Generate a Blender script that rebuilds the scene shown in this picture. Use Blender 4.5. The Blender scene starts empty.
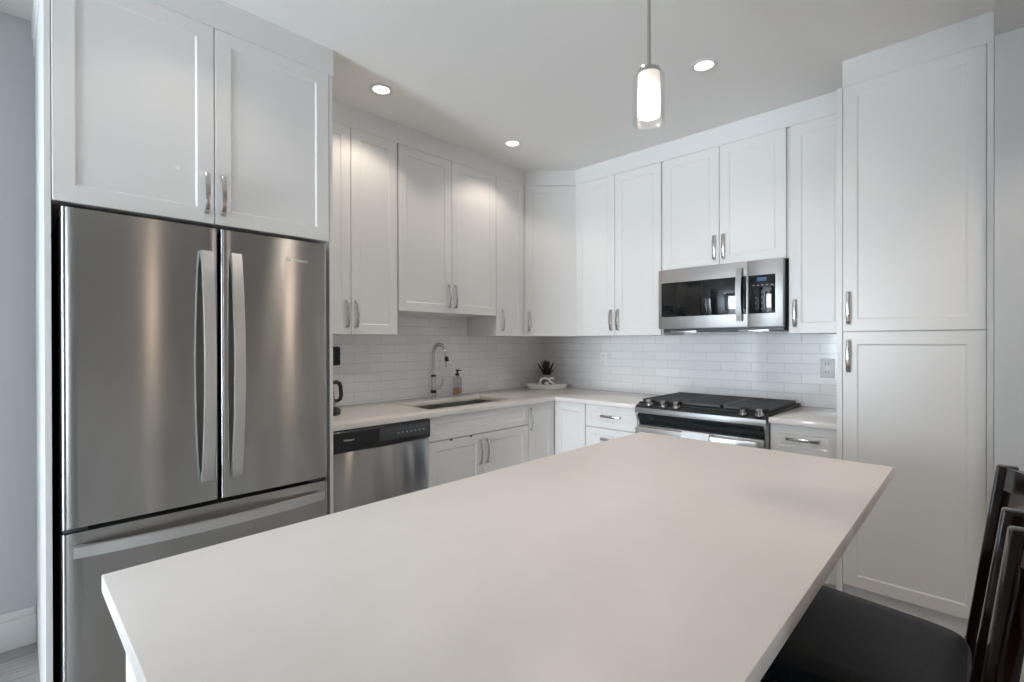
import bpy, bmesh, math, random
from mathutils import Matrix, Vector
random.seed(7)
PI = math.pi
sc = bpy.context.scene
COL = sc.collection

# ------------------------------------------------------------------ camera
def look_basis(th, pitch, roll):
    t, a, b = math.radians(th), math.radians(pitch), math.radians(roll)
    F = Vector((-math.cos(t), math.sin(t), 0)); R = Vector((F.y, -F.x, 0)); U = Vector((0, 0, 1))
    F2 = F * math.cos(a) + U * math.sin(a); U2 = U * math.cos(a) - F * math.sin(a)
    return F2, R * math.cos(b) + U2 * math.sin(b), U2 * math.cos(b) - R * math.sin(b)
F_, R_, U_ = look_basis(46.1535, -0.1606, -0.0987)
cam = bpy.data.cameras.new('camera'); cam_o = bpy.data.objects.new('camera', cam); COL.objects.link(cam_o)
cam.sensor_width = 36; cam.lens = 488.31 * 36 / 1024; cam.shift_y = (343.511 - 341) / 1024
cam.clip_start = 0.02
M = Matrix.Identity(4)
for i in range(3):
    M[i][0], M[i][1], M[i][2] = R_[i], U_[i], -F_[i]
M.translation = Vector((2.8883, -3.4087, 1.3093))
cam_o.matrix_world = M
sc.camera = cam_o

# ------------------------------------------------------------------ world, exposure
sc.view_settings.view_transform = 'Standard'; sc.view_settings.look = 'None'
sc.view_settings.gamma = 1; sc.view_settings.use_curve_mapping = False
sc.view_settings.exposure = 0.18
w = bpy.data.worlds.new('sky'); sc.world = w; w.use_nodes = True
w.node_tree.nodes['Background'].inputs[0].default_value = (0.77, 0.89, 1.0, 1)
w.node_tree.nodes['Background'].inputs[1].default_value = 35.0
ZC = 2.638          # kitchen ceiling
ZH = 2.715          # hall ceiling
XR, YF = 6.2, -7.4  # far walls behind the camera
WIN_R = (-4.4, -4.05, 0.85, 1.8)    # patio window in the right wall (y0, y1, z0, z1)
WIN_F = (0.9, 2.05, 0.06, 2.2)     # window in the front wall (x0, x1, z0, z1)
def portal(name, loc, rot, sx, sy):
    l = bpy.data.lights.new(name, 'AREA'); l.shape = 'RECTANGLE'; l.size = sx; l.size_y = sy
    l.cycles.is_portal = True
    o = bpy.data.objects.new(name, l); o.location = loc; o.rotation_euler = rot; COL.objects.link(o)
portal('window_daylight', (XR + .1, (WIN_R[0] + WIN_R[1]) / 2, (WIN_R[2] + WIN_R[3]) / 2), (0, PI / 2, 0), WIN_R[3] - WIN_R[2], WIN_R[1] - WIN_R[0])
portal('window_daylight', ((WIN_F[0] + WIN_F[1]) / 2, YF - .1, (WIN_F[2] + WIN_F[3]) / 2), (PI / 2, 0, 0), WIN_F[1] - WIN_F[0], WIN_F[3] - WIN_F[2])

# ------------------------------------------------------------------ materials
def mat(name, col, rough=.5, metal=0., noise=0., nscale=40., bump=0., bscale=200., aniso=0., spec=.5, coat=0.):
    m = bpy.data.materials.new(name); m.use_nodes = True
    nt = m.node_tree; b = nt.nodes['Principled BSDF']
    b.inputs['Base Color'].default_value = (*col, 1); b.inputs['Roughness'].default_value = rough
    b.inputs['Metallic'].default_value = metal; b.inputs['Specular IOR Level'].default_value = spec
    b.inputs['Coat Weight'].default_value = coat
    tc = nt.nodes.new('ShaderNodeTexCoord')
    n = nt.nodes.new('ShaderNodeTexNoise'); n.inputs['Scale'].default_value = nscale; n.inputs['Detail'].default_value = 3
    nt.links.new(tc.outputs['Object'], n.inputs['Vector'])
    mx = nt.nodes.new('ShaderNodeMixRGB'); mx.blend_type = 'MIX'
    mx.inputs[1].default_value = (*[c * (1 - noise) for c in col], 1); mx.inputs[2].default_value = (*[min(1, c * (1 + noise)) for c in col], 1)
    nt.links.new(n.outputs['Fac'], mx.inputs[0]); nt.links.new(mx.outputs[0], b.inputs['Base Color'])
    if bump:
        n2 = nt.nodes.new('ShaderNodeTexNoise'); n2.inputs['Scale'].default_value = bscale
        nt.links.new(tc.outputs['Object'], n2.inputs['Vector'])
        bp = nt.nodes.new('ShaderNodeBump'); bp.inputs['Strength'].default_value = bump; bp.inputs['Distance'].default_value = .002
        nt.links.new(n2.outputs['Fac'], bp.inputs['Height']); nt.links.new(bp.outputs['Normal'], b.inputs['Normal'])
    if aniso:
        b.inputs['Anisotropic'].default_value = aniso; b.inputs['Anisotropic Rotation'].default_value = .25
        tg = nt.nodes.new('ShaderNodeTangent'); tg.direction_type = 'RADIAL'; tg.axis = 'Z'
        nt.links.new(tg.outputs['Tangent'], b.inputs['Tangent'])
    return m
def emis(name, col, s):
    m = bpy.data.materials.new(name); m.use_nodes = True; nt = m.node_tree
    b = nt.nodes['Principled BSDF']; b.inputs['Base Color'].default_value = (.9, .9, .88, 1)
    b.inputs['Emission Color'].default_value = (*col, 1); b.inputs['Emission Strength'].default_value = s
    return m
def clear(name, tint, rough=.02, mixf=.12):
    m = bpy.data.materials.new(name); m.use_nodes = True; nt = m.node_tree
    nt.nodes.remove(nt.nodes['Principled BSDF']); out = nt.nodes['Material Output']
    tr = nt.nodes.new('ShaderNodeBsdfTransparent'); tr.inputs[0].default_value = (*tint, 1)
    gl = nt.nodes.new('ShaderNodeBsdfGlossy'); gl.inputs['Roughness'].default_value = rough; gl.inputs[0].default_value = (1, 1, 1, 1)
    lw = nt.nodes.new('ShaderNodeLayerWeight'); lw.inputs[0].default_value = mixf * 3
    mx = nt.nodes.new('ShaderNodeMixShader')
    nt.links.new(lw.outputs['Facing'], mx.inputs[0]); nt.links.new(tr.outputs[0], mx.inputs[1]); nt.links.new(gl.outputs[0], mx.inputs[2])
    nt.links.new(mx.outputs[0], out.inputs[0])
    return m
def tile_mat(name, comp, su, sv):
    m = mat(name, (.80, .785, .77), .12, bump=0)
    nt = m.node_tree; b = nt.nodes['Principled BSDF']
    tc = nt.nodes.new('ShaderNodeTexCoord'); sp = nt.nodes.new('ShaderNodeSeparateXYZ'); cb = nt.nodes.new('ShaderNodeCombineXYZ')
    nt.links.new(tc.outputs['Object'], sp.inputs[0])
    for k, (src, s) in enumerate(((comp, su), ('Z', sv))):
        a = nt.nodes.new('ShaderNodeMath'); a.operation = 'SUBTRACT'; a.inputs[1].default_value = s
        nt.links.new(sp.outputs[src], a.inputs[0]); nt.links.new(a.outputs[0], cb.inputs[k])
    br = nt.nodes.new('ShaderNodeTexBrick'); nt.links.new(cb.outputs[0], br.inputs['Vector'])
    br.inputs['Scale'].default_value = 1; br.inputs['Brick Width'].default_value = .195; br.inputs['Row Height'].default_value = .0615
    br.inputs['Mortar Size'].default_value = .0016; br.inputs['Mortar Smooth'].default_value = .25
    br.inputs['Color1'].default_value = (.84, .83, .82, 1); br.inputs['Color2'].default_value = (.79, .78, .77, 1)
    br.inputs['Mortar'].default_value = (.64, .62, .60, 1)
    nt.links.new(br.outputs['Color'], b.inputs['Base Color'])
    bp = nt.nodes.new('ShaderNodeBump'); bp.invert = True; bp.inputs['Strength'].default_value = .5; bp.inputs['Distance'].default_value = .002
    nt.links.new(br.outputs['Fac'], bp.inputs['Height']); nt.links.new(bp.outputs['Normal'], b.inputs['Normal'])
    return m
def plank_mat():
    m = mat('floor_planks', (.30, .275, .255), .4)
    nt = m.node_tree; b = nt.nodes['Principled BSDF']
    tc = nt.nodes.new('ShaderNodeTexCoord')
    mp = nt.nodes.new('ShaderNodeMapping'); mp.inputs['Rotation'].default_value = (0, 0, PI / 2)
    nt.links.new(tc.outputs['Object'], mp.inputs[0])
    br = nt.nodes.new('ShaderNodeTexBrick'); nt.links.new(mp.outputs[0], br.inputs['Vector'])
    br.inputs['Scale'].default_value = 1; br.inputs['Brick Width'].default_value = 1.3; br.inputs['Row Height'].default_value = .18
    br.inputs['Mortar Size'].default_value = .0015
    br.inputs['Color1'].default_value = (.40, .38, .36, 1); br.inputs['Color2'].default_value = (.30, .28, .265, 1); br.inputs['Mortar'].default_value = (.10, .09, .08, 1)
    m2 = nt.nodes.new('ShaderNodeMapping'); m2.inputs['Scale'].default_value = (30, 2.2, 1); nt.links.new(tc.outputs['Object'], m2.inputs[0])
    n = nt.nodes.new('ShaderNodeTexNoise'); n.inputs['Scale'].default_value = 3; n.inputs['Detail'].default_value = 6; nt.links.new(m2.outputs[0], n.inputs[0])
    mx = nt.nodes.new('ShaderNodeMixRGB'); mx.blend_type = 'OVERLAY'; mx.inputs[0].default_value = .6
    nt.links.new(br.outputs['Color'], mx.inputs[1]); nt.links.new(n.outputs['Fac'], mx.inputs[2]); nt.links.new(mx.outputs[0], b.inputs['Base Color'])
    return m
def wood_mat():
    m = mat('espresso_wood', (.02, .008, .006), .10)
    nt = m.node_tree; b = nt.nodes['Principled BSDF']
    tc = nt.nodes.new('ShaderNodeTexCoord'); mp = nt.nodes.new('ShaderNodeMapping'); mp.inputs['Scale'].default_value = (60, 60, 4)
    nt.links.new(tc.outputs['Object'], mp.inputs[0])
    n = nt.nodes.new('ShaderNodeTexNoise'); n.inputs['Scale'].default_value = 2; n.inputs['Detail'].default_value = 5; nt.links.new(mp.outputs[0], n.inputs[0])
    cr = nt.nodes.new('ShaderNodeValToRGB'); cr.color_ramp.elements[0].color = (.006, .0022, .0018, 1); cr.color_ramp.elements[1].color = (.022, .008, .006, 1)
    nt.links.new(n.outputs['Fac'], cr.inputs[0]); nt.links.new(cr.outputs[0], b.inputs['Base Color'])
    return m
def vinyl_mat():
    m = mat('black_vinyl', (.008, .010, .0125), .48, spec=.32, noise=.3, nscale=60)
    nt = m.node_tree; b = nt.nodes['Principled BSDF']
    tc = nt.nodes.new('ShaderNodeTexCoord'); mp = nt.nodes.new('ShaderNodeMapping'); mp.inputs['Scale'].default_value = (25, 260, 25)
    nt.links.new(tc.outputs['Object'], mp.inputs[0])
    n = nt.nodes.new('ShaderNodeTexNoise'); n.inputs['Scale'].default_value = 1; n.inputs['Detail'].default_value = 4; nt.links.new(mp.outputs[0], n.inputs[0])
    bp = nt.nodes.new('ShaderNodeBump'); bp.inputs['Strength'].default_value = .5; bp.inputs['Distance'].default_value = .002
    nt.links.new(n.outputs['Fac'], bp.inputs['Height']); nt.links.new(bp.outputs['Normal'], b.inputs['Normal'])
    return m
WHITE = mat('cabinet_white', (.80, .78, .755), .32, noise=.008, nscale=6)
TRIMW = mat('trim_white', (.78, .765, .745), .35, noise=.008, nscale=6)
WALL = mat('wall_paint', (.60, .61, .615), .6, noise=.01, bump=.05)
CEIL = mat('ceiling_paint', (.87, .855, .825), .8, noise=.01, bump=.05)
QUARTZ = mat('quartz_island', (.81, .755, .71), .36, noise=.035, nscale=14, spec=.4)
QUARTZ2 = mat('quartz_counter', (.80, .75, .70), .16, noise=.05, nscale=14)
STEEL = mat('brushed_steel', (.46, .452, .44), .21, 1, noise=.03, nscale=5, aniso=1.0)
STEELM = mat('microwave_steel', (.42, .41, .40), .46, 1, noise=.03, nscale=9)
STEEL2 = mat('satin_steel', (.74, .73, .72), .34, 1, noise=.03, nscale=9)
STEELD = mat('sink_steel', (.62, .61, .60), .30, 1, noise=.05, nscale=9)
CHROME = mat('chrome', (.72, .71, .70), .10, 1, noise=.02, nscale=9)
NICKEL = mat('polished_nickel', (.60, .58, .56), .18, 1, noise=.03, nscale=9)
BLACKP = mat('black_plastic', (.010, .011, .012), .28, noise=.1)
BLACKM = mat('matte_black', (.012, .012, .012), .55, noise=.1)
GREYP = mat('grey_plastic', (.06, .065, .07), .35, noise=.1)
IRON = mat('cast_iron', (.045, .045, .047), .5, noise=.2, nscale=90)
DGLASS = mat('black_glass', (.006, .007, .008), .04, noise=.1, spec=.6)
TEAL = mat('dark_control_glass', (.010, .016, .019), .15, noise=.1)
SIDEG = mat('appliance_grey_side', (.035, .036, .038), .45, noise=.1)
PLATE = mat('plate_white', (.88, .87, .85), .35, noise=.01)
SLOT = mat('slot_dark', (.08, .08, .08), .6, noise=.05)
CERAM = mat('tray_ceramic', (.88, .86, .83), .3, noise=.02)
TAN = mat('tray_inside', (.34, .25, .17), .5, noise=.1)
LEAF = mat('dark_leaf', (.022, .022, .018), .45, noise=.5, nscale=70)
POTM = mat('pot_grey', (.30, .29, .28), .3, noise=.08)
SOIL = mat('soil', (.03, .022, .016), .9, noise=.4, nscale=80)
LETTER = mat('letter_white', (.90, .88, .85), .5, noise=.02)
AMBER = mat('amber_soap', (.70, .42, .24), .2, noise=.05)
TOWEL = mat('towel_white', (.80, .81, .82), .9, noise=.05, bump=.9, bscale=350)
LCD = emis('lcd_blue', (.15, .35, .7), .12); LCD.node_tree.nodes['Principled BSDF'].inputs['Base Color'].default_value = (.02, .05, .1, 1)
INK = mat('print_grey', (.30, .31, .33), .5, noise=.05)
INKL = mat('print_light', (.62, .62, .62), .4, noise=.05)
CLEAR = clear('clear_glass', (.97, .975, .975), .02, .05)
BOTTLE = clear('bottle_glass', (.90, .91, .92), .03, .06)
LENS = emis('downlight_lens', (1, .93, .87), 3.0)
OPAL = bpy.data.materials.new('opal_glass'); OPAL.use_nodes = True
def _opal(nt):
    nt.nodes.remove(nt.nodes['Principled BSDF']); t = nt.nodes.new('ShaderNodeBsdfTranslucent'); d = nt.nodes.new('ShaderNodeBsdfDiffuse'); m = nt.nodes.new('ShaderNodeMixShader')
    t.inputs[0].default_value = d.inputs[0].default_value = (.92, .91, .89, 1); m.inputs[0].default_value = .55
    nt.links.new(t.outputs[0], m.inputs[1]); nt.links.new(d.outputs[0], m.inputs[2]); nt.links.new(m.outputs[0], nt.nodes['Material Output'].inputs[0])
_opal(OPAL.node_tree)
TILE_B = tile_mat('subway_tile_back', 'X', .1425, .006)
TILE_L = tile_mat('subway_tile_left', 'Y', .2825, .006)
FLOORM = plank_mat(); WOOD = wood_mat(); VINYL = vinyl_mat()

# ------------------------------------------------------------------ mesh helpers
class MB:
    def __init__(s): s.bm = bmesh.new()
    def _add(s, tmp):
        me = bpy.data.meshes.new('t'); tmp.to_mesh(me); tmp.free(); s.bm.from_mesh(me); bpy.data.meshes.remove(me); return s
    def box(s, x0, x1, y0, y1, z0, z1, bev=0, seg=2):
        t = bmesh.new(); bmesh.ops.create_cube(t, size=1)
        for v in t.verts: v.co = ((x0 + x1) / 2 + v.co.x * (x1 - x0), (y0 + y1) / 2 + v.co.y * (y1 - y0), (z0 + z1) / 2 + v.co.z * (z1 - z0))
        if bev: bmesh.ops.bevel(t, geom=list(t.edges), offset=bev, segments=seg, profile=.5, affect='EDGES')
        return s._add(t)
    def lathe(s, prof, c=(0, 0, 0), seg=32, sx=1., sy=1., rot=0., caps=True):
        t = bmesh.new(); rings = []
        for r, z in prof:
            ring = []
            for k in range(seg):
                a = 2 * PI * k / seg; x, y = r * math.cos(a) * sx, r * math.sin(a) * sy
                ring.append(t.verts.new((c[0] + x * math.cos(rot) - y * math.sin(rot), c[1] + x * math.sin(rot) + y * math.cos(rot), c[2] + z)))
            rings.append(ring)
        for a, b in zip(rings, rings[1:]):
            for k in range(seg): t.faces.new((a[k], a[(k + 1) % seg], b[(k + 1) % seg], b[k]))
        if caps: t.faces.new(rings[0][::-1]); t.faces.new(rings[-1])
        bmesh.ops.recalc_face_normals(t, faces=t.faces)
        return s._add(t)
    def cyl(s, p0, p1, r, r2=None, seg=20): return s.tube([p0, p1], [r, r if r2 is None else r2], seg)
    def tube(s, pts, r, seg=12):
        pts = [Vector(p) for p in pts]; n = len(pts); rs = r if isinstance(r, (list, tuple)) else [r] * n
        t = bmesh.new(); rings = []; up = None
        for i, p in enumerate(pts):
            d = (pts[min(i + 1, n - 1)] - pts[max(i - 1, 0)]).normalized()
            if up is None: up = d.orthogonal().normalized()
            up = (up - d * up.dot(d)).normalized(); sd = d.cross(up)
            rings.append([t.verts.new(p + (up * math.cos(2 * PI * k / seg) + sd * math.sin(2 * PI * k / seg)) * rs[i]) for k in range(seg)])
        for a, b in zip(rings, rings[1:]):
            for k in range(seg): t.faces.new((a[k], a[(k + 1) % seg], b[(k + 1) % seg], b[k]))
        t.faces.new(rings[0][::-1]); t.faces.new(rings[-1])
        bmesh.ops.recalc_face_normals(t, faces=t.faces)
        return s._add(t)
    def prism(s, poly, axis, a0, a1, bev=0):
        """poly: 2-D points in the two other axes (cyclic order: x->(y,z), y->(x,z), z->(x,y))"""
        f = {'x': lambda p, a: (a, p[0], p[1]), 'y': lambda p, a: (p[0], a, p[1]), 'z': lambda p, a: (p[0], p[1], a)}[axis]
        t = bmesh.new(); A = [t.verts.new(f(p, a0)) for p in poly]; B = [t.verts.new(f(p, a1)) for p in poly]; n = len(poly)
        t.faces.new(A[::-1]); t.faces.new(B)
        for k in range(n): t.faces.new((A[k], A[(k + 1) % n], B[(k + 1) % n], B[k]))
        bmesh.ops.recalc_face_normals(t, faces=t.faces)
        if bev: bmesh.ops.bevel(t, geom=list(t.edges), offset=bev, segments=2, profile=.5, affect='EDGES')
        return s._add(t)
    def slab(s, xs, ys, keep, z0, z1, bev=0):
        t = bmesh.new(); vt = {}
        def v(i, j, z):
            if (i, j, z) not in vt: vt[i, j, z] = t.verts.new((xs[i], ys[j], z))
            return vt[i, j, z]
        nx, ny = len(xs) - 1, len(ys) - 1
        K = lambda i, j: 0 <= i < nx and 0 <= j < ny and keep(i, j)
        for i in range(nx):
            for j in range(ny):
                if not K(i, j): continue
                t.faces.new((v(i, j, z1), v(i + 1, j, z1), v(i + 1, j + 1, z1), v(i, j + 1, z1)))
                t.faces.new((v(i, j, z0), v(i, j + 1, z0), v(i + 1, j + 1, z0), v(i + 1, j, z0)))
                for di, dj, a, b in ((0, -1, (i, j), (i + 1, j)), (1, 0, (i + 1, j), (i + 1, j + 1)), (0, 1, (i + 1, j + 1), (i, j + 1)), (-1, 0, (i, j + 1), (i, j))):
                    if not K(i + di, j + dj): t.faces.new((v(*a, z0), v(*b, z0), v(*b, z1), v(*a, z1)))
        bmesh.ops.recalc_face_normals(t, faces=t.faces)
        if bev:
            es = [e for e in t.edges if len(e.link_faces) == 2 and e.calc_face_angle(0) > .5]
            bmesh.ops.bevel(t, geom=es, offset=bev, segments=2, profile=.5, affect='EDGES')
        return s._add(t)
    def quadgrid(s, fn, nu, nv, thick):
        """a bent sheet with thickness; fn(u,v) -> (point, normal)"""
        t = bmesh.new(); A = {}; B = {}
        for i in range(nu + 1):
            for j in range(nv + 1):
                p, n = fn(i / nu, j / nv); p, n = Vector(p), Vector(n).normalized()
                A[i, j] = t.verts.new(p + n * thick / 2); B[i, j] = t.verts.new(p - n * thick / 2)
        for i in range(nu):
            for j in range(nv):
                t.faces.new((A[i, j], A[i + 1, j], A[i + 1, j + 1], A[i, j + 1])); t.faces.new((B[i, j], B[i, j + 1], B[i + 1, j + 1], B[i + 1, j]))
        for i in range(nu):
            for j in (0, nv): t.faces.new((A[i, j], A[i + 1, j], B[i + 1, j], B[i, j]))
        for j in range(nv):
            for i in (0, nu): t.faces.new((A[i, j], A[i, j + 1], B[i, j + 1], B[i, j]))
        bmesh.ops.recalc_face_normals(t, faces=t.faces)
        return s._add(t)
    def text(s, body, size, x, y, z, depth=.0006, offset=0.):
        """lettering standing upright, read from -Y, its left end at x, baseline z, back at y"""
        cu = bpy.data.curves.new('t', 'FONT'); cu.body = body; cu.size = size; cu.extrude = depth; cu.offset = offset
        o = bpy.data.objects.new('t', cu); COL.objects.link(o)
        dg = bpy.context.evaluated_depsgraph_get(); me = bpy.data.meshes.new_from_object(o.evaluated_get(dg))
        for v in me.vertices: v.co = (x + v.co.x, y - v.co.z - depth, z + v.co.y)
        s.bm.from_mesh(me); bpy.data.objects.remove(o); bpy.data.curves.remove(cu); bpy.data.meshes.remove(me)
        return s
    def shift(s, v):
        bmesh.ops.translate(s.bm, verts=s.bm.verts, vec=v); return s
    def build(s, name, m, parent=None, smooth=True):
        me = bpy.data.meshes.new(name); s.bm.to_mesh(me); s.bm.free(); me.materials.append(m)
        if smooth:
            me.polygons.foreach_set('use_smooth', [True] * len(me.polygons)); me.set_sharp_from_angle(angle=math.radians(32))
        o = bpy.data.objects.new(name, me); COL.objects.link(o); o.parent = parent
        return o
def thing(name, label, cat, loc=(0, 0, 0), rot=0., group=None):
    o = bpy.data.objects.new(name, None); COL.objects.link(o); o.empty_display_size = .1
    o.location = loc; o.rotation_euler = (0, 0, rot); return tag(o, label, cat, group)
def tag(o, label, cat, group=None):
    o['label'] = label; o['category'] = cat
    if group: o['group'] = group
    return o
def struct(mb, name, m):
    o = mb.build(name, m); o['kind'] = 'structure'; return o

# ------------------------------------------------------------------ the room
struct(MB().box(-.3, XR + .2, YF - .2, .2, -.1, 0), 'floor', FLOORM)
SX = 2.925   # left edge of the lowered ceiling beside the pantry
struct(MB().slab([-.3, .75, XR + .2], [YF - .2, -3.32, .2], lambda i, j: not (i == 0 and j == 0), ZC, ZC + .2), 'ceiling', CEIL)
struct(MB().box(-.3, .7505, YF - .2, -3.3195, ZH, ZC + .2), 'ceiling_hall', CEIL)
struct(MB().box(SX, XR, -1.9, -.70, 2.512, ZC - .001), 'ceiling_soffit', WALL)
struct(MB().box(-.2, 0, -3.312, .15, 0, ZC), 'wall_left', WALL)
struct(MB().box(-.3, -.108, YF, -3.312, 0, ZH), 'wall_hall', WALL)
struct(MB().box(0, 2.93, 0, .15, 0, ZC), 'wall_back', WALL)
struct(MB().box(2.926, XR, -.70, -.55, 0, ZC - .001), 'wall_corridor', WALL)
b = MB().box(-.108, -.090, YF + .02, -3.314, 0, .125, .002).box(-.108, -.094, YF + .02, -3.314, .125, .160, .004)
struct(b, 'baseboard_left', TRIMW)
struct(MB().box(2.93, XR - .02, -.715, -.70, 0, .125, .002).box(2.93, XR - .02, -.711, -.70, .125, .16, .004), 'baseboard_right', TRIMW)
def wall_with_holes(name, axis, a0, a1, holes, d0, d1):
    m = MB(); rects = []; p0 = a0
    for h0, h1, z0, z1 in holes:
        rects += [(p0, h0, 0, ZC), (h0, h1, 0, z0), (h0, h1, z1, ZC)]; p0 = h1
    for (p, q, r, t) in rects + [(p0, a1, 0, ZC)]:
        if axis == 'y': m.box(d0, d1, p, q, r, t)
        else: m.box(p, q, d0, d1, r, t)
    struct(m, name, WALL)
wall_with_holes('wall_right', 'y', YF, -.55, [WIN_R], XR, XR + .15)
wall_with_holes('wall_front', 'x', -.3, XR, [WIN_F], YF - .15, YF)
def window(name, axis, h0, h1, z0, z1, d, n):
    m = MB(); P = lambda p, q, r, t: m.box(d - .03, d + .03, p, q, r, t, .004) if axis == 'y' else m.box(p, q, d - .03, d + .03, r, t, .004)
    P(h0, h0 + .06, z0, z1); P(h1 - .06, h1, z0, z1); P(h0, h1, z0, z0 + .06); P(h0, h1, z1 - .06, z1)
    for k in range(1, n):
        c = h0 + (h1 - h0) * k / n; P(c - .04, c + .04, z0, z1)
    struct(m, name, TRIMW)
struct(MB().box(1.95, XR, -4.75, -4.6, 0, ZC - .001), 'wall_light_block_pantry', WALL)  # unseen wall added to hold part of the window light off the pantry
struct(MB().box(.55, .67, YF, -4.9, 0, ZC - .001), 'wall_light_block_hall', WALL)  # unseen wall added to cut window light reaching the hall wall
window('window_1', 'y', *WIN_R, XR + .05, 1)
window('window_2', 'x', *WIN_F, YF - .05, 1)
# tiled splashback behind the worktops
struct(MB().box(0, .008, -2.369, -.0085, .9145, 1.52), 'wall_tile_left', TILE_L)
struct(MB().box(0, 2.389, -.008, 0, .9145, 1.40), 'wall_tile_back', TILE_B)
# filler boards between the cabinets and the ceiling
XU, YU = .3346, -.3446
struct(MB().box(.0, .763, -3.3195, -2.366, 2.5197, ZC), 'trim_1', TRIMW)
struct(MB().prism([(0.01, -2.3655), (XU, -2.3655), (XU, -.6127), (.6254, YU), (2.389, YU), (2.389, -.01), (.01, -.01)], 'z', 2.5197, ZC), 'trim_2', TRIMW)
struct(MB().box(2.4135, 2.925, -.648, -.01, 2.5155, ZC), 'trim_3', TRIMW)

# ------------------------------------------------------------------ cabinets
def shaker(x0, x1, z0, z1, yf, th=.02, fr=.055, rec=.0045, ch=.007, pr=.0015):
    """a door with a recessed middle panel, front face at y = yf looking at -Y"""
    t = bmesh.new()
    def ring(i, y): return [t.verts.new((x, y, z)) for x, z in ((x0 + i, z0 + i), (x1 - i, z0 + i), (x1 - i, z1 - i), (x0 + i, z1 - i))]
    rings = [ring(0, yf + th), ring(0, yf + pr), ring(pr, yf)]
    if fr: rings += [ring(fr, yf), ring(fr + ch, yf + rec)]
    t.faces.new(rings[0]); t.faces.new(rings[-1])
    for a, c in zip(rings, rings[1:]):
        for k in range(4): t.faces.new((a[k], a[(k + 1) % 4], c[(k + 1) % 4], c[k]))
    bmesh.ops.recalc_face_normals(t, faces=t.faces)
    return MB()._add(t)
def pull(cx, cz, yf, L=.155, vertical=True):
    """arched flat bar pull with two pads, standing off the face y = yf"""
    h = L / 2; n = 10; out = []; inn = []
    for k in range(n + 1):
        u = -1 + 2 * k / n; a = .030 - .012 * u * u
        out.append((u * (h - .004), yf - a)); inn.append((u * (h - .014), yf - a + .006))
    poly = [(-h - .001, yf), (-h - .001, yf - .006)] + out + [(h + .001, yf - .006), (h + .001, yf), (h - .011, yf), (h - .013, yf - .008)] + inn[::-1] + [(-h + .013, yf - .008), (-h + .011, yf)]
    m = MB()
    if vertical: m.prism([(p[1], cz + p[0]) for p in poly], 'x', cx - .0078, cx + .0078, .0008)
    else: m.prism([(cx + p[0], p[1]) for p in poly], 'z', cz - .0078, cz + .0078, .0008)
    return m
def cabinet(name, label, loc, rot, W, D, H, fronts, group=None, toe=0., cat='cabinet', hollow=None):
    """local frame: x along the run, front at -Y, base at z 0"""
    o = thing(name, label, cat, loc, rot, group)
    b = MB()
    if hollow:   # open-topped box under a sink
        b.box(0, .018, -D, 0, toe, H).box(W - .018, W, -D, 0, toe, H).box(.018, W - .018, -.012, 0, toe, H).box(.018, W - .018, -D, -.012, toe, toe + .018).box(.018, W - .018, -D, -D + .018, toe + .018, H)
    else: b.box(0, W, -D, 0, toe, H)
    b.build('carcass', WHITE, o, False)
    if toe: MB().box(0, W, -D + .05, -.02, 0, toe).build('toe_kick', TRIMW, o, False)
    for f in fronts:
        d = shaker(f['x0'], f['x1'], f['z0'], f['z1'], -D - .02, fr=f.get('fr', .055)).build(f['kind'], WHITE, o, False)
        if 'v' in f: pull(*f['v'], -D - .02).build('handle', NICKEL, d)
        if 'h' in f: pull(*f['h'], -D - .02, vertical=False).build('handle', NICKEL, d)
    return o
R90, R45 = PI / 2, PI / 4
G = .0015
def door(x0, x1, z0, z1, side=None, end='bottom', **k):
    d = dict(kind='door', x0=x0 + G, x1=x1 - G, z0=z0, z1=z1, **k)
    if side:
        hx = x0 + .028 if side == 'l' else x1 - .028
        d['v'] = (hx, z0 + .112 if end == 'bottom' else z1 - .112)
    return d
# over the fridge
FL, FR = -3.3025, -2.3875
W = FR - FL; H = 2.519 - 1.765
cabinet('wall_cabinet', 'deep white two-door cabinet above the stainless fridge', (.001, FL, 1.765), R90, W, .743, H,
        [door(0, W / 2, 0, H, 'r'), door(W / 2, W, 0, H, 'l')])
tag(MB().prism([(.001, -3.3035), (.762, -3.3035), (.762, -3.3195), (.001, -3.3125)], 'z', 0, 2.5195, .0006).build('end_panel', WHITE, None, False), 'tall white end panel on the left of the fridge, beside the hall', 'panel')
tag(MB().box(.001, .762, -2.3865, -2.3705, 0, 2.5195, .0008).build('end_panel', WHITE, None, False), 'tall white end panel between the fridge and the dishwasher', 'panel')
# sink run, uppers
D = XU - .0215; ZT = 2.519; ZB = 1.3556
def upper_left(y0, y1, zb, label, doors, D=D):
    W = y1 - y0; H = ZT - zb
    return cabinet('wall_cabinet', label, (.001, y0, zb), R90, W, D, H, doors(W, H))
upper_left(-2.3695, -1.7475, ZB, 'tall white upper cabinet beside the fridge, two doors, kettle corner below', lambda W, H: [door(0, .3155, 0, H, 'r'), door(.3155, W - .004, 0, H, 'l')])
upper_left(-1.7465, -.9145, 1.502, 'shorter two-door white upper cabinet above the sink and faucet', lambda W, H: [door(.004, W / 2 + .002, 0, H, 'r'), door(W / 2 + .002, W - .001, 0, H, 'l')])
upper_left(-.9135, -.615, ZB, 'narrow one-door white upper cabinet between sink cabinet and angled corner cabinet', lambda W, H: [door(0, W - .002, 0, H, None, v=(.060, .112))])
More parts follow.
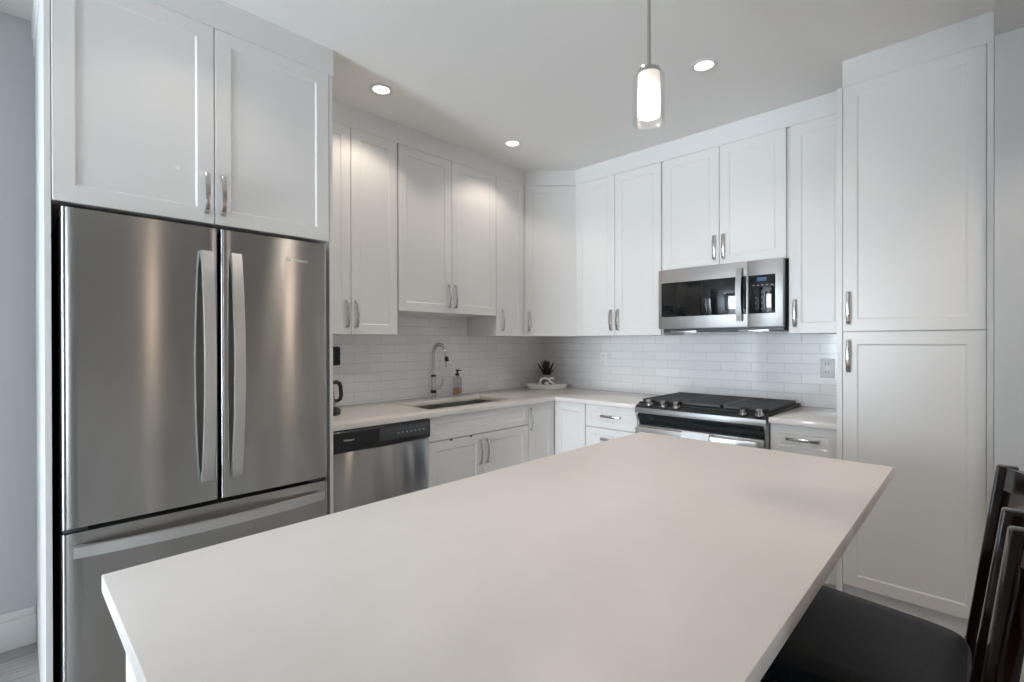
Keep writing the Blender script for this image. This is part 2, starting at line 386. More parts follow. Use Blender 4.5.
# angled corner cabinet
t45 = math.sqrt(.5)
ox, oy = XU, -.6127; Wd = math.hypot(.6254 - XU, .6127 + YU)
o = thing('corner_wall_cabinet', 'angled one-door white upper cabinet across the tiled corner', 'cabinet', (.002, -.002, ZB))
bk = .0215 * t45
MB().prism([(0, 0), (0, -.612), (XU - bk - .002, -.612), (.624, YU + .002 + bk), (.624, 0)], 'z', 0, ZT - ZB).build('carcass', WHITE, o, False)
dm = shaker(.0055, Wd - .0055, 0, ZT - ZB, 0); hm = pull(.036, .112, 0)
for mb in (dm, hm):
    bmesh.ops.rotate(mb.bm, verts=mb.bm.verts, cent=(0, 0, 0), matrix=Matrix.Rotation(R45, 3, 'Z')); mb.shift((ox - .002, oy + .002, 0))
d = dm.build('door', WHITE, o, False); hm.build('handle', NICKEL, d)
# range wall, uppers
D = -YU - .0215
def upper_back(x0, x1, zb, label, doors):
    W = x1 - x0; H = ZT - zb
    return cabinet('wall_cabinet', label, (x0, -.001, zb), 0, W, D, H, doors(W, H))
upper_back(.6275, 1.3425, ZB, 'tall two-door white upper cabinet between angled corner cabinet and microwave', lambda W, H: [door(0, .349, 0, H, 'r'), door(.349, W - .0065, 0, H, 'l')])
upper_back(1.3435, 2.1015, 1.783, 'short two-door white upper cabinet directly above the microwave', lambda W, H: [door(.004, .378, 0, H, 'r'), door(.378, W - .007, 0, H, 'l')])
upper_back(2.1025, 2.3885, ZB, 'narrow one-door white upper cabinet between microwave and tall pantry', lambda W, H: [door(.008, W - .001, 0, H, 'l')])
# pantry
o = thing('pantry_cabinet', 'full-height white pantry cabinet with two stacked doors at right end', 'cabinet', (2.39, -.001, 0))
D = .6476
MB().box(0, .023, -D, 0, 0, 2.515, .0008).build('side_panel', WHITE, o, False)
MB().box(.515, .535, -D, 0, 0, 2.515, .0008).build('side_panel', WHITE, o, False)
MB().box(.0235, .5145, -D + .021, 0, .155, 2.515).build('carcass', WHITE, o, False)
MB().box(.0235, .5145, -D + .03, -.03, 0, .1545).build('toe_kick', TRIMW, o, False)
d = shaker(.0245, .5135, 1.358, 2.515, -D).build('door', WHITE, o, False); pull(.048, 1.358 + .109, -D).build('handle', NICKEL, d)
d = shaker(.0245, .5135, .157, 1.3535, -D).build('door', WHITE, o, False); pull(.048, 1.3535 - .112, -D).build('handle', NICKEL, d)
# base units, sink run (front face x = .6347)
BT = .8835
D = .6347 - .021
o = cabinet('base_cabinet', 'white sink base cabinet, false drawer front over two doors, beside the dishwasher', (.001, -1.7485, 0), R90, .8485, D, BT,
        [dict(kind='drawer_front', x0=.003, x1=.847, z0=.742, z1=BT - .004, fr=.04),
         door(.0015, .424, .125, .737, 'r', 'top'), door(.424, .8485, .125, .737, 'l', 'top')], toe=.11, hollow=True)
for dd in o.children:
    if dd.name.startswith('door'):
        x = .30 if dd.name == 'door' or dd.data.vertices[0].co.x < .2 else .47
for x in (.165, .32):
    MB().box(x - .008, x + .008, -D - .0255, -D - .0205, .729, .742, .002).build('catch', GREYP, o)
# corner base unit: one door on each run
o = thing('corner_base_cabinet', 'white L-shaped corner base cabinet under the plant tray, two doors meeting', 'cabinet', (.001, -.001, 0))
b = MB().prism([(0, 0), (0, -.898), (D, -.898), (D, -.595), (.908, -.595), (.908, 0)], 'z', .11, BT)
b.build('carcass', WHITE, o, False)
MB().prism([(.02, -.02), (.02, -.898), (D - .05, -.898), (D - .05, -.545), (.908, -.545), (.908, -.02)], 'z', 0, .11).build('toe_kick', TRIMW, o, False)
dm = shaker(-.896, -.620, .125, BT - .004, -D - .02); hm = pull(-.872, BT - .108, -D - .02)
for mb in (dm, hm): bmesh.ops.rotate(mb.bm, verts=mb.bm.verts, cent=(0, 0, 0), matrix=Matrix.Rotation(R90, 3, 'Z'))
d = dm.build('door', WHITE, o, False); hm.build('handle', NICKEL, d)
shaker(.638, .906, .125, BT - .004, -.6154).build('door', WHITE, o, False)
D2 = .6164 - .0205
def drawers(x0, x1, label, hz=(.815,)):
    W = x1 - x0; L = []
    for k, (a, c) in enumerate(((.731, BT - .004), (.432, .726), (.125, .427))):
        L.append(dict(kind='drawer', x0=.002, x1=W - .002, z0=a, z1=c, fr=.04, h=(W / 2, .812 if k == 0 else c - .07)))
    return cabinet('drawer_cabinet', label, (x0, -.001, 0), 0, W, D2, BT, L, toe=.11)
drawers(.910, 1.3195, 'white three-drawer base cabinet between the corner and the range')
drawers(2.0875, 2.3885, 'narrow white drawer base cabinet between the range and the pantry')

# ------------------------------------------------------------------ worktops
SH = (.19, .545, -1.67, -.95)   # sink cut-out
xs = [.0005, SH[0], SH[1], .660, 1.3195]; ys = [-2.3695, SH[2], SH[3], -.6415, -.0005]
tag(MB().slab(xs, ys, lambda i, j: not (i == 1 and j == 1) and not (i == 3 and j < 3), .884, .914, .002).build('countertop', QUARTZ2),
    'L-shaped pale quartz countertop running from the fridge past the sink to the range', 'countertop')
tag(MB().box(2.087, 2.389, -.6415, -.0005, .884, .914, .002).build('countertop', QUARTZ2),
    'short pale quartz countertop between the range and the pantry', 'countertop')
# ------------------------------------------------------------------ island
IX0, IX1, IY0, IY1 = 1.806, 2.690, -3.2945, -1.466
tag(MB().box(IX0, IX1, IY0, IY1, .884, .914, .0022).build('island_countertop', QUARTZ),
    'large pale quartz slab topping the kitchen island in the foreground', 'countertop')
o = thing('island_cabinet', 'white kitchen island base under the large quartz slab', 'cabinet', (IX0 + .04, IY1 - .025, 0), -R90)
L = IY1 - .025 - (IY0 + .025); Di = .56
MB().box(0, L, .02, Di, .11, .8835).build('carcass', WHITE, o, False)
MB().box(.03, L - .03, .07, Di - .03, 0, .11).build('toe_kick', TRIMW, o, False)
for k in range(4):
    d = shaker(L * k / 4 + .002, L * (k + 1) / 4 - .002, .125, .878, 0).build('door', WHITE, o, False)
    pull(L * k / 4 + (.03 if k % 2 else L / 4 - .03), .77, 0).build('handle', NICKEL, d)
# ------------------------------------------------------------------ sink, faucet, soap
o = thing('kitchen_sink', 'undermounted double-bowl stainless sink set into the countertop', 'sink', (.3675, -1.31, .70))
def bowl(y0, y1, zb):
    x0, x1 = SH[0] - .3675 - .006, SH[1] - .3675 + .006; zt = .1835
    m = MB()
    m.box(x0 - .002, x0, y0, y1, zb, zt).box(x1, x1 + .002, y0, y1, zb, zt).box(x0, x1, y0 - .002, y0, zb, zt).box(x0, x1, y1, y1 + .002, zb, zt).box(x0 - .002, x1 + .002, y0 - .002, y1 + .002, zb - .002, zb)
    p = m.build('bowl', STEELD, o, False)
    MB().lathe([(.045, 0), (.045, .003), (.03, .003), (.012, .001)], (0, (y0 + y1) / 2, zb), 24).build('drain', CHROME, p)
bowl(-.366, -.045, .03); bowl(-.030, .366, .02)
MB().box(SH[0] - .3675 - .006, SH[1] - .3675 + .006, -.0425, -.0325, .02, .165, .003).build('divider', STEELD, o)

FX, FY = .090, -1.298
o = thing('kitchen_faucet', 'chrome spring-neck pull-down faucet standing behind the sink', 'faucet', (FX, FY, .914))
MB().lathe([(.025, 0), (.025, .012), (.020, .016)], seg=24).lathe([(.018, .012), (.016, .155)], seg=24).build('body', CHROME, o)
MB().lathe([(.0205, .036), (.0205, .058)], seg=24).build('collar', BLACKP, o)
MB().lathe([(.018, .152), (.018, .166)], seg=24).build('collar', BLACKP, o)
rA = .070; cz = .310
path = [(0, 0, .15), (0, 0, .22)] + [(rA - rA * math.cos(a), 0, cz + rA * math.sin(a)) for a in [PI * k / 14 for k in range(15)]] + [(2 * rA + .008, 0, .285)]
MB().tube(path, .0095, 12).build('hose', CHROME, o)
sp = MB()
pts = []
import bisect
def along(path, n):
    P = [Vector(p) for p in path]; L = [0]
    for a, c in zip(P, P[1:]): L.append(L[-1] + (c - a).length)
    for k in range(n + 1):
        s = L[-1] * k / n; i = min(max(bisect.bisect_right(L, s) - 1, 0), len(P) - 2); f = (s - L[i]) / (L[i + 1] - L[i])
        yield P[i].lerp(P[i + 1], f), (P[i + 1] - P[i]).normalized()
for k, (p, dr) in enumerate(along(path[1:], 500)):
    a = k / 500 * 2 * PI * 42; s = Vector((0, 1, 0)); u = dr.cross(s)
    pts.append(p + (s * math.cos(a) + u * math.sin(a)) * .0110)
sp.tube(pts, .0018, 6).build('spring', CHROME, o)
hx = 2 * rA
MB().tube([(hx + .006, 0, .295), (hx + .012, 0, .262)], [.013, .014], 16).build('spray_grip', BLACKP, o)
MB().tube([(hx + .012, 0, .262), (hx + .018, 0, .222)], [.014, .019], 16).tube([(hx + .016, .002, .236), (hx + .034, .034, .238)], [.007, .004], 10).build('spray_head', CHROME, o)
MB().tube([(0, .012, .066), (.012, .058, .070)], .013, 16).build('valve', CHROME, o)
MB().tube([(.010, .050, .074), (.016, .064, .10), (.018, .070, .135)], [.005, .005, .004], 10).build('lever', CHROME, o)
o = thing('soap_bottle', 'clear soap bottle with black pump beside the chrome faucet', 'soap bottle', (.095, -1.085, .9143))
MB().lathe([(.033, 0), (.035, .004), (.035, .132), (.032, .140), (.014, .148), (.014, .155), (.0125, .155), (.0125, .147), (.031, .137), (.0335, .130), (.0335, .006), (.001, .006)], seg=28, caps=False).build('bottle', BOTTLE, o)
MB().lathe([(.033, .012), (.033, .058)], seg=28).build('liquid', AMBER, o)
MB().lathe([(.016, .150), (.016, .166), (.007, .168), (.007, .180), (.011, .181), (.011, .194)], seg=20).box(-.004, .045, -.006, .006, .185, .193, .002).build('pump', BLACKP, o)

# ------------------------------------------------------------------ tray with plant and letters
TC = (.225, -.215)
o = thing('serving_tray', 'oval white tray with tan inside on the corner countertop', 'tray', (*TC, .9143))
MB().lathe([(.150, 0), (.165, .012), (.178, .036), (.180, .042), (.175, .042), (.162, .016), (.148, .0085)], seg=48, sy=.56, rot=PI / 4, caps=True).build('rim', CERAM, o)
MB().lathe([(.147, .009), (.147, .0115)], seg=48, sy=.56, rot=PI / 4).lathe([(.148, .0115), (.150, .0115)], seg=48, sy=.56, rot=PI / 4, caps=False).build('base', TAN, o)
Rv = Vector((.721, .693, 0)); Fv = Vector((-.693, .721, 0))
pc = Vector((*TC, .9265)) + Rv * .006 + Fv * .035
o = thing('potted_succulent', 'dark spiky succulent in small grey pot on the tray', 'plant', pc)
MB().lathe([(.040, 0), (.050, .01), (.058, .085), (.060, .105), (.055, .105), (.050, .09), (.001, .088)], seg=28).build('pot', POTM, o)
MB().lathe([(.001, .089), (.0485, .089), (.0485, .094), (.001, .099)], seg=24, caps=False).build('soil', SOIL, o)
lf = MB()
for k in range(24):
    a = k * 2.399; tilt = .12 + 1.05 * (k / 24); Ln = .128 - .012 * (k / 24) + random.uniform(-.012, .012)
    d = Vector((math.cos(a) * math.sin(tilt), math.sin(a) * math.sin(tilt), math.cos(tilt))); sd = Vector((-math.sin(a), math.cos(a), 0)); nn = d.cross(sd)
    base = Vector((d.x * .012, d.y * .012, .096)); ts = bmesh.new(); prev = None
    for j in range(7):
        u = j / 6; wd = .0145 * (1 - u) ** .6 * (.75 + u) + .0004; th = .0035 * (1 - u) + .0004
        c = base + d * Ln * u + Vector((0, 0, .018 * u * u)) * (-1 if tilt > .9 else 1)
        ring = [ts.verts.new(c + sd * wd), ts.verts.new(c - nn * th), ts.verts.new(c - sd * wd), ts.verts.new(c + nn * th)]
        if prev:
            for q in range(4): ts.faces.new((prev[q], prev[(q + 1) % 4], ring[(q + 1) % 4], ring[q]))
        else: ts.faces.new(ring)
        prev = ring
    ts.faces.new(prev[::-1]); lf._add(ts)
lf.build('leaves', LEAF, o)
for ch, off, lab in (('G', -.022, 'white letter G standing in the tray before the succulent pot'), ('S', .040, 'white letter S standing in the tray before the succulent pot')):
    m = MB().text(ch, .118, 0, .008, 0, .008, .003)
    cx = sum(v.co.x for v in m.bm.verts) / len(m.bm.verts); mz = min(v.co.z for v in m.bm.verts); m.shift((-cx, 0, -mz))
    l = m.build('decorative_letter', LETTER); tag(l, lab, 'letter', 'white letters in the tray')
    l.location = Vector((*TC, .9262)) + Rv * off - Fv * .040; l.rotation_euler = (0, 0, R45)
# ------------------------------------------------------------------ kettle and wall box beside the fridge panel
o = thing('electric_kettle', 'electric kettle with black handle partly hidden by the fridge panel', 'kettle', (.29, -2.215, .9143))
MB().lathe([(.104, 0), (.108, .006), (.106, .030), (.085, .044)], seg=32).build('base', BLACKP, o)
MB().lathe([(.078, .045), (.080, .055), (.068, .16), (.060, .20)], seg=32).tube([(0, -.058, .16), (0, -.10, .195)], [.022, .012], 12).build('body', CHROME, o)
MB().lathe([(.060, .2005), (.055, .212), (.012, .216), (.012, .228), (.001, .230)], seg=28).build('lid', BLACKP, o)
MB().tube([(0, .055, .172), (0, .095, .174), (0, .112, .165), (0, .119, .145), (0, .122, .10), (0, .117, .078), (0, .100, .068), (0, .066, .072)], [.010, .012, .012, .011, .011, .011, .010, .009], 12).build('handle', BLACKP, o)
o = thing('wall_box', 'small black rounded box mounted on tiles above the kettle', 'box', (.0085, -2.012, 1.168))
MB().box(0, .032, -.045, .045, 0, .115, .010, 3).build('housing', BLACKP, o)
MB().box(.0322, .0345, -.030, .030, .03, .10, .001).build('face_plate', TEAL, o)

# ------------------------------------------------------------------ outlets on the tile
def outlet(x, z, label):
    o = thing('wall_outlet', label, 'outlet', (x, -.0083, z), 0, 'outlets on the back splash')
    MB().box(-.036, .036, -.006, 0, -.058, .058, .003).build('cover_plate', PLATE, o)
    for s in (-.026, .026):
        p = MB().box(-.017, .017, -.0085, -.0062, s - .017, s + .017, .002).build('socket', PLATE, o)
        for q in (-.0068, .0068): MB().box(q - .0013, q + .0013, -.0092, -.0087, s - .003, s + .008).build('slot', SLOT, p)
outlet(2.228, 1.150, 'white outlet on back tile between the range and the pantry')
outlet(.665, 1.172, 'white outlet on back tile between the plant and the range')

# ------------------------------------------------------------------ refrigerator (faces +x; local frame x along the run)
o = thing('refrigerator', 'stainless french-door refrigerator with bottom freezer drawer', 'refrigerator', (.03, -3.2835, 0), R90)
FW = .871
MB().box(.002, FW - .002, -.70, 0, .03, 1.735, .003).box(.03, FW - .03, -.66, -.04, 0, .03).build('body', SIDEG, o)
def front(x0, x1, z0, z1, bulge=.004, yb=-.708, yf=-.765, r=.012):
    w = x1 - x0; P = [(x0, yb)]
    for k in range(5): a = k / 4 * PI / 2; P.append((x0 + r - r * math.cos(a), yf + r - r * math.sin(a)))
    for k in range(1, 12): u = k / 12; P.append((x0 + r + (w - 2 * r) * u, yf - bulge * (1 - (2 * u - 1) ** 2)))
    for k in range(5): a = k / 4 * PI / 2; P.append((x1 - r + r * math.sin(a), yf + r - r * math.cos(a)))
    P.append((x1, yb))
    return MB().prism(P, 'z', z0, z1)
def arch(z0, z1, yf, rise, th, foot=.02):
    n = 16; O = []; I = []
    for k in range(n + 1):
        u = k / n; q = math.sin(PI * u) ** .8
        O.append((yf - .024 - rise * q, z0 + (z1 - z0) * u))
        if foot < u * (z1 - z0) < z1 - z0 - foot: I.append((yf - .024 - rise * q + th + .006 * (1 - q), z0 + (z1 - z0) * u))
    return [(yf, z0)] + O + [(yf, z1), (yf, z1 - foot)] + I[::-1] + [(yf, z0 + foot)]
M0 = .4455
d = front(0, M0 - .0045, .715, 1.742).build('door', STEEL, o)
MB().prism(arch(.795, 1.650, -.768, .042, .016), 'x', M0 - .065, M0 - .029).build('handle', STEEL2, d)
d = front(M0 + .0045, FW, .715, 1.742).build('door', STEEL, o)
MB().prism(arch(.795, 1.652, -.768, .042, .016), 'x', M0 + .034, M0 + .070).build('handle', STEEL2, d)
MB().text('Whirlpool', .017, FW - .160, -.7675, 1.652, .0006, .0004).build('logo', INKL, d)
q = MB(); q.tube([(FW - .170 + .010 * math.cos(a), -.7685, 1.658 + .007 * math.sin(a)) for a in [2 * PI * k / 16 for k in range(17)]], .0012, 6).build('logo_ring', SLOT, d)
d = front(0, FW, .075, .699).build('freezer_drawer', STEEL, o)
MB().prism([(p[1], p[0]) for p in arch(.026, FW - .026, -.768, .040, .016)], 'z', .625, .660).build('handle', STEEL2, d)
for x in (.004, FW - .064): MB().box(x, x + .06, -.755, -.700, .7005, .7135, .002).build('hinge', GREYP, o)
MB().box(.01, FW - .01, -.70, -.66, .0, .07).build('grille', BLACKM, o)

# ------------------------------------------------------------------ dishwasher
o = thing('dishwasher', 'stainless dishwasher with black control panel under the countertop', 'dishwasher', (.03, -2.3545, 0), R90)
DW = .6025
MB().box(.004, DW - .004, -.575, 0, .10, .880).build('tub', SIDEG, o, False)
MB().box(.02, DW - .02, -.54, -.45, 0, .098).build('kick_plate', BLACKM, o, False)
MB().box(0, DW, -.612, -.576, .105, .771, .004).build('door', STEEL, o)
p = MB().prism([(-.577, .773), (-.622, .773), (-.632, .782), (-.632, .868), (-.624, .881), (-.577, .881)], 'x', 0, DW, .004).build('control_panel', BLACKP, o)
MB().box(.28, DW - .02, -.6345, -.6325, .800, .866, .0008).build('button_field', GREYP, p)
kb = MB()
for k in range(7): kb.box(.385 + k * .027, .397 + k * .027, -.6362, -.6347, .826, .835, .0006)
for k in range(9): kb.box(.375 + k * .022, .378 + k * .022, -.6355, -.6347, .848, .851)
kb.build('buttons', INK, p, False)
MB().prism([(.225, .774), (.245, .800), (.385, .800), (.415, .774)], 'y', -.6355, -.6325, .0006).build('latch_handle', BLACKM, p)
MB().text('Whirlpool', .013, .085, -.6322, .828, .0004, .0002).build('logo', INKL, p)

# ------------------------------------------------------------------ range
RX0 = 1.3215; RW = .763
o = thing('gas_range', 'slide-in stainless gas range with black cooktop', 'range', (RX0, -.01, 0))
MB().box(.003, RW - .003, -.590, 0, .03, .895).box(.05, RW - .05, -.55, -.05, 0, .03).build('body', SIDEG, o, False)
MB().box(-.004, RW + .004, -.600, -.002, .9155, .930, .003).box(.004, RW - .004, -.60, -.01, .896, .9156).build('cooktop', BLACKM, o)
MB().prism([(-.600, .9), (-.600, .924), (-.640, .914), (-.655, .902), (-.655, .868), (-.648, .868), (-.620, .893)], 'x', .002, RW - .002, .001).build('control_panel', BLACKP, o)
MB().box(.001, RW - .001, -.659, -.6555, .868, .901, .001).build('front_lip', STEELM, o)
MB().prism([(-.600, .892), (-.646, .8675), (-.640, .848), (-.612, .800), (-.600, .800)], 'x', .016, RW - .016).build('control_face', TEAL, o)
for x in (0, RW - .0155): MB().prism([(-.592, .895), (-.6475, .8675), (-.6475, .855), (-.628, .815), (-.628, .04), (-.592, .04)], 'x', x, x + .0155, .0015).build('side_trim', STEELM, o)
MB().box(.016, RW - .016, -.650, -.596, .20, .794, .004).build('oven_door', STEELM, o)
MB().box(.10, RW - .10, -.653, -.6505, .30, .68, .001).build('oven_window', DGLASS, o)
hd = MB().box(.030, RW - .030, -.712, -.692, .750, .790, .008, 3)
for x in (.06, RW - .08): hd.box(x, x + .02, -.694, -.648, .758, .782, .003)
hd.build('oven_handle', STEEL2, o)
MB().box(.016, RW - .016, -.650, -.596, .045, .195, .004).build('storage_drawer', STEELM, o)
for x, r in ((.085, 1), (.180, 1), (.262, 1), (.640, 1), (.722, 1)):
    c = Vector((x, -.628, .917)); n = Vector((0, -.34, .94))
    k = MB().cyl(c, c + n * .010, .022, .021).cyl(c + n * .010, c + n * .034, .0165, .0155).build('knob', CHROME, o)
    MB().cyl(c - n * .002, c + n * .004, .026, .026).build('knob_ring', BLACKP, k)
for gx in (0, 1, 2):
    x0 = .012 + gx * .2475; x1 = x0 + .244; g = MB(); y0, y1 = -.575, -.045
    for x in (x0, x1 - .012): g.box(x, x + .012, y0, y1, .934, .950, .002)
    for y in (y0, y1 - .012): g.box(x0, x1, y, y + .012, .934, .950, .002)
    for k in range(1, 19):
        y = y0 + (y1 - y0) * k / 19; g.box(x0 + .010, x1 - .010, y - .004, y + .004, .937, .951, .001, 1)
    for x in (x0 + .08, x0 + .158): g.box(x, x + .008, y0 + .01, y1 - .01, .935, .950, .001, 1)
    for x in (x0 + .004, x1 - .014):
        for y in (y0 + .004, y1 - .014, (y0 + y1) / 2): g.box(x, x + .01, y, y + .01, .9305, .936)
    g.build('grate', IRON, o, False)
for x, y in ((.134, -.16), (.134, -.44), (.3815, -.30), (.629, -.16), (.629, -.44)):
    MB().lathe([(.052, .9302), (.050, .9335), (.038, .934), (.038, .9362), (.001, .9366)], (x, y, 0), 24).build('burner', BLACKM, o)
tw = MB()
pf = []
for k in range(13): a = PI * k / 12; pf.append((-.702 + .0165 * math.cos(a), .790 + .008 * math.sin(a)))
prof = [(-.683, .60)] + [(-.683, .78)] + pf + [(-.7215, .78), (-.7225, .52)]
def towel_fn(u, v):
    i = min(int(v * (len(prof) - 1)), len(prof) - 2); f = v * (len(prof) - 1) - i
    p = [prof[i][k] * (1 - f) + prof[i + 1][k] * f for k in (0, 1)]; dxy = (prof[i + 1][0] - prof[i][0], prof[i + 1][1] - prof[i][1])
    return (.335 + .155 * u, p[0], p[1] + .0), (0, dxy[1], -dxy[0])
t = tw.quadgrid(towel_fn, 8, len(prof) - 1, .004).build('hand_towel', TOWEL)
t.location = (RX0, -.01, 0); tag(t, 'white hand towel folded over the oven handle of the range', 'towel')

# ------------------------------------------------------------------ microwave
MX0 = 1.3455; MW = .7480
o = thing('microwave', 'stainless over-the-range microwave under the short cabinet', 'microwave', (MX0, -.009, 1.395))
MH = .385; yf = -.391
MB().box(.001, MW - .001, -.352, 0, .004, MH - .001).build('housing', BLACKM, o, False)
MB().box(.01, MW - .01, -.335, -.03, -.022, .004, .003).build('underside', GREYP, o, False)
for x in (.06, .49): MB().box(x, x + .17, -.3375, -.12, -.0245, -.014, .001).build('vent_filter', STEELD, o)
XS = .562
d = MB().box(0, XS - .001, yf, -.353, 0, MH, .003).build('door', STEELM, o)
MB().box(.022, XS - .008, yf - .0012, yf + .002, .077, .298, .0005).build('window', DGLASS, d)
hb = [(p[0], p[1]) for p in arch(.036, .348, yf, .024, .011, .022)]
MB().prism(hb, 'x', XS - .056, XS - .026).build('handle', STEELM, d)
c = MB().box(XS, MW, yf, -.353, 0, MH, .003).build('control_section', STEELM, o)
MB().box(XS + .004, MW - .040, yf - .0012, yf + .002, .077, .298, .0005).build('keypad', DGLASS, c)
MB().box(XS + .050, XS + .100, yf - .0018, yf - .0011, .262, .284).build('display', LCD, c)
kb = MB()
for r, row in enumerate((('A', 'B', 'C', 'D', 'E'),)): pass
for r, row in enumerate(('123', '456', '789', '*0#')):
    for k, chx in enumerate(row): kb.text(chx, .014, XS + .040 + k * .032, yf - .0012, .195 - r * .032, .0002)
for k in range(5): kb.box(XS + .026 + k * .024, XS + .036 + k * .024, yf - .0017, yf - .0012, .236, .242)
kb.build('key_print', INK, c, False)

# ------------------------------------------------------------------ ceiling downlights and pendant
def downlight(x, y, label, power=9, z=ZC):
    o = thing('recessed_downlight', label, 'ceiling light', (x, y, z), 0, 'recessed ceiling downlights')
    MB().lathe([(.043, -.0005), (.062, -.0005), (.062, -.003), (.058, -.005), (.046, -.0055), (.043, -.004)], seg=36, caps=False).build('trim_ring', TRIMW, o)
    MB().lathe([(.0428, -.0006), (.0428, -.002)], seg=36).build('lens', LENS, o)
    l = bpy.data.lights.new('downlight_bulb', 'SPOT'); l.energy = power; l.color = (1, .88, .77); l.spot_size = math.radians(126); l.spot_blend = .45; l.shadow_soft_size = .035
    lo = bpy.data.objects.new('downlight_bulb', l); COL.objects.link(lo); lo.parent = o; lo.location = (0, 0, -.012)
downlight(.615, -2.03, 'lit recessed downlight on the left, nearest the fridge cabinet')
downlight(.63, -1.05, 'lit recessed downlight nearest the angled corner cabinet')
downlight(1.928, -1.075, 'lit recessed downlight to the right of the pendant', 8)
downlight(1.93, -2.04, 'recessed downlight above the island, out of view', 20)
downlight(1.22, -2.92, 'recessed downlight in front of the fridge, out of view', 4)
downlight(4.9, -2.2, 'added unseen downlight beyond the dark counter stools, brightens the right side', 22)  # extra lamp added out of view to brighten the right-hand area
downlight(3.4, -1.35, 'added unseen downlight in the low ceiling, brightens pantry and right wall', 16, 2.512)  # likewise added, lifts the pantry front and the right wall
pd = (2.153, -2.035)
o = thing('pendant_light', 'clear and white glass cylinder pendant hanging above the island', 'pendant light', (*pd, 1.98))
MB().tube([(0, 0, .165), (0, 0, ZC - 1.98 - .03)], .0058, 12).build('stem', NICKEL, o)
MB().lathe([(.06, ZC - 1.98 - .032), (.06, ZC - 1.98 - .001)], seg=32).build('canopy', NICKEL, o)
MB().lathe([(.0335, .150), (.0335, .162), (.012, .166), (.0085, .178)], seg=28).build('cap', NICKEL, o)
MB().lathe([(.0485, 0), (.0485, .142), (.036, .163), (.034, .162), (.0465, .141), (.0465, .002)], seg=40, caps=False).build('outer_shade', CLEAR, o)
g = MB().lathe([(.033, .022), (.033, .1495)], seg=36, caps=False).build('inner_shade', OPAL, o)
MB().lathe([(.008, .080), (.013, .086), (.013, .149)], seg=24).build('socket', NICKEL, o)
l = bpy.data.lights.new('pendant_bulb', 'POINT'); l.energy = .8; l.color = (1, .90, .80); l.shadow_soft_size = .018
lo = bpy.data.objects.new('pendant_bulb', l); COL.objects.link(lo); lo.parent = o; lo.location = (0, 0, .058)

# two unseen glowing tubes, added so the fridge doors mirror warm vertical streaks
TUBE = emis('streak_lamp_glow', (1, .78, .62), 6.0)
def added_streak_lamp(x, y, zt, label):
    o = thing('added_streak_lamp', label, 'pendant light', (x, y, 1.45), 0, 'added tube lamps for the fridge streaks')
    MB().lathe([(.004, .56), (.004, zt - 1.45 - .02)], seg=10).lathe([(.05, zt - 1.45 - .02), (.05, zt - 1.45)], seg=24).build('stem', NICKEL, o)
    MB().lathe([(.035, .0), (.05, .01), (.05, .55), (.02, .56)], seg=28).build('shade', TUBE, o)
added_streak_lamp(4.9, -2.32, ZC, 'added unseen tube lamp for a fridge streak, farther from the pantry')
added_streak_lamp(3.9, -1.27, 2.512, 'added unseen tube lamp for a fridge streak, under the low ceiling')

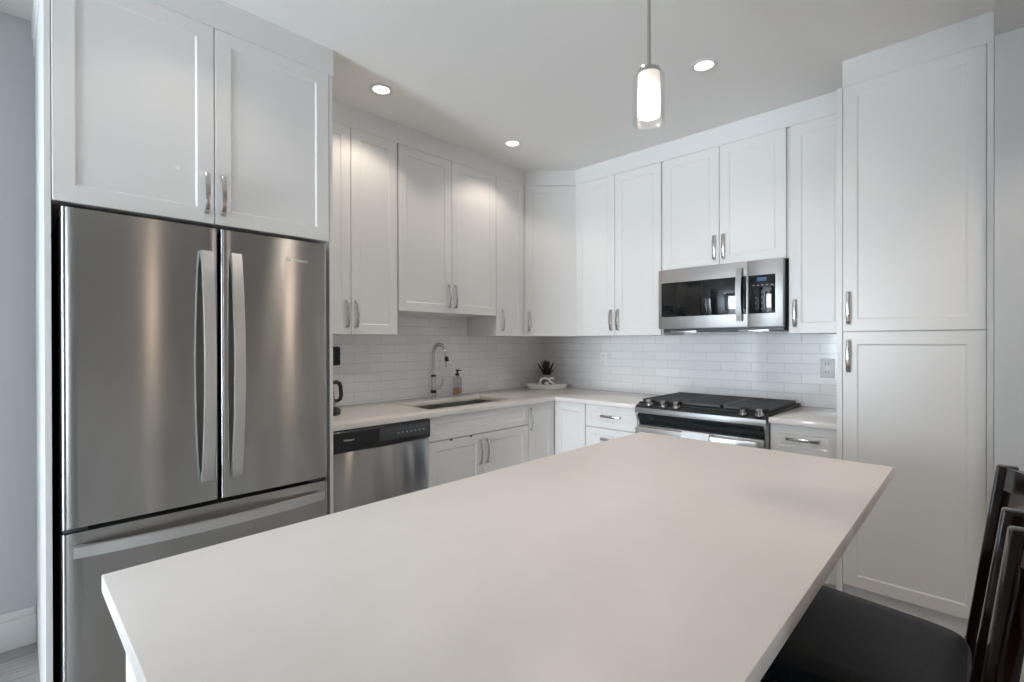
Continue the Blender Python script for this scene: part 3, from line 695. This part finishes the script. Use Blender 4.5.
# ------------------------------------------------------------------ counter chairs (local: faces -Y, x across)
def chair(loc, label, rot=-R90):
    o = thing('counter_stool', label, 'chair', loc, rot, 'dark counter stools at the island')
    SZ = .64; fy, by = -.20, .21
    # seat cushion: rounded trapezoid, domed
    t = bmesh.new(); rings = []; N = 64
    def outline(k, inset):
        a = 2 * PI * k / N; ca, sa = math.cos(a), math.sin(a); e = .24
        x = math.copysign(abs(ca) ** e, ca); y = math.copysign(abs(sa) ** e, sa)
        yy = (fy + by) / 2 + y * ((by + .012 - fy) / 2 - inset) + .006; hw = .240 - .045 * (yy - fy) / (by - fy)
        return x * (hw - inset), yy
    for inset, z in ((.012, SZ - .062), (0, SZ - .050), (0, SZ - .022), (.006, SZ - .010), (.02, SZ - .003), (.06, SZ), (.14, SZ + .001)):
        rings.append([t.verts.new((*outline(k, inset), z)) for k in range(N)])
    for a, c in zip(rings, rings[1:]):
        for k in range(N): t.faces.new((a[k], a[(k + 1) % N], c[(k + 1) % N], c[k]))
    t.faces.new(rings[0][::-1]); t.faces.new(rings[-1]); bmesh.ops.recalc_face_normals(t, faces=t.faces)
    MB()._add(t).build('seat', VINYL, o)
    fr = MB()
    for s in (-1, 1): fr.prism([(s * .215, fy + .03), (s * .190, fy + .03), (s * .160, by - .02), (s * .185, by - .02)], 'z', SZ - .125, SZ - .063, .002)
    fr.box(-.20, .20, fy + .02, fy + .045, SZ - .125, SZ - .063, .002).box(-.165, .165, by - .04, by - .015, SZ - .125, SZ - .063, .002)
    fr.build('seat_frame', WOOD, o)
    def bar(p0, p1, wx, wy, name):
        p0, p1 = Vector(p0), Vector(p1); b = MB(); tt = bmesh.new()
        A = [tt.verts.new(p0 + Vector((a * wx / 2, c * wy / 2, 0))) for a, c in ((-1, -1), (1, -1), (1, 1), (-1, 1))]
        B = [tt.verts.new(p1 + Vector((a * wx / 2, c * wy / 2, 0))) for a, c in ((-1, -1), (1, -1), (1, 1), (-1, 1))]
        tt.faces.new(A[::-1]); tt.faces.new(B)
        for k in range(4): tt.faces.new((A[k], A[(k + 1) % 4], B[(k + 1) % 4], B[k]))
        bmesh.ops.recalc_face_normals(tt, faces=tt.faces); bmesh.ops.bevel(tt, geom=list(tt.edges), offset=.004, segments=2, profile=.5, affect='EDGES')
        return b._add(tt).build(name, WOOD, o)
    for s in (-1, 1): bar((s * .205, fy + .02, 0), (s * .200, fy + .035, SZ - .063), .034, .034, 'leg')
    for s in (-1, 1): bar((s * .200, by + .09, 0), (s * .190, by + .018, SZ - .02), .030, .040, 'leg')
    for s in (-1, 1): bar((s * .190, by + .018, SZ - .02), (s * .200, by + .070, SZ + .39), .028, .036, 'back_post')
    bar((-.188, fy + .025, .22), (.188, fy + .025, .22), .001 + .02, .02, 'footrest')
    for s in (-1, 1): MB().tube([(s * .203, fy + .03, .28), (s * .197, by + .05, .28)], .011, 10).build('stretcher', WOOD, o)
    # curved top rail and curved back panel between the posts
    def bow(u, z):   # u -1..1 across, bows away from the seat
        y = by + .018 + .060 * (z - SZ + .02) / .42 + .050 * (1 - u * u)
        return (u * .186, y, z)
    MB().quadgrid(lambda u, v: (bow(2 * u - 1, SZ + .338 + .05 * v), (-.54 * 0 + .5 * (2 * u - 1), 1, -.14)), 16, 2, .022).build('top_rail', WOOD, o)
    def panel(u, v):
        uu = 2 * u - 1; zlo = SZ + .070 + .20 * abs(uu) ** 2.2
        zz = zlo + (SZ + .339 - zlo) * v
        return bow(uu * (.97), zz), (.5 * uu, 1, -.14)
    MB().quadgrid(panel, 16, 6, .010).build('back_panel', WOOD, o)
    return o
chair((2.652, -2.05, 0), 'dark wood counter stool with black seat, tucked under the far part of the island')
chair((2.692, -2.60, 0), 'dark wood counter stool nearest the camera, only its back showing at right edge', -R90 + math.radians(9))
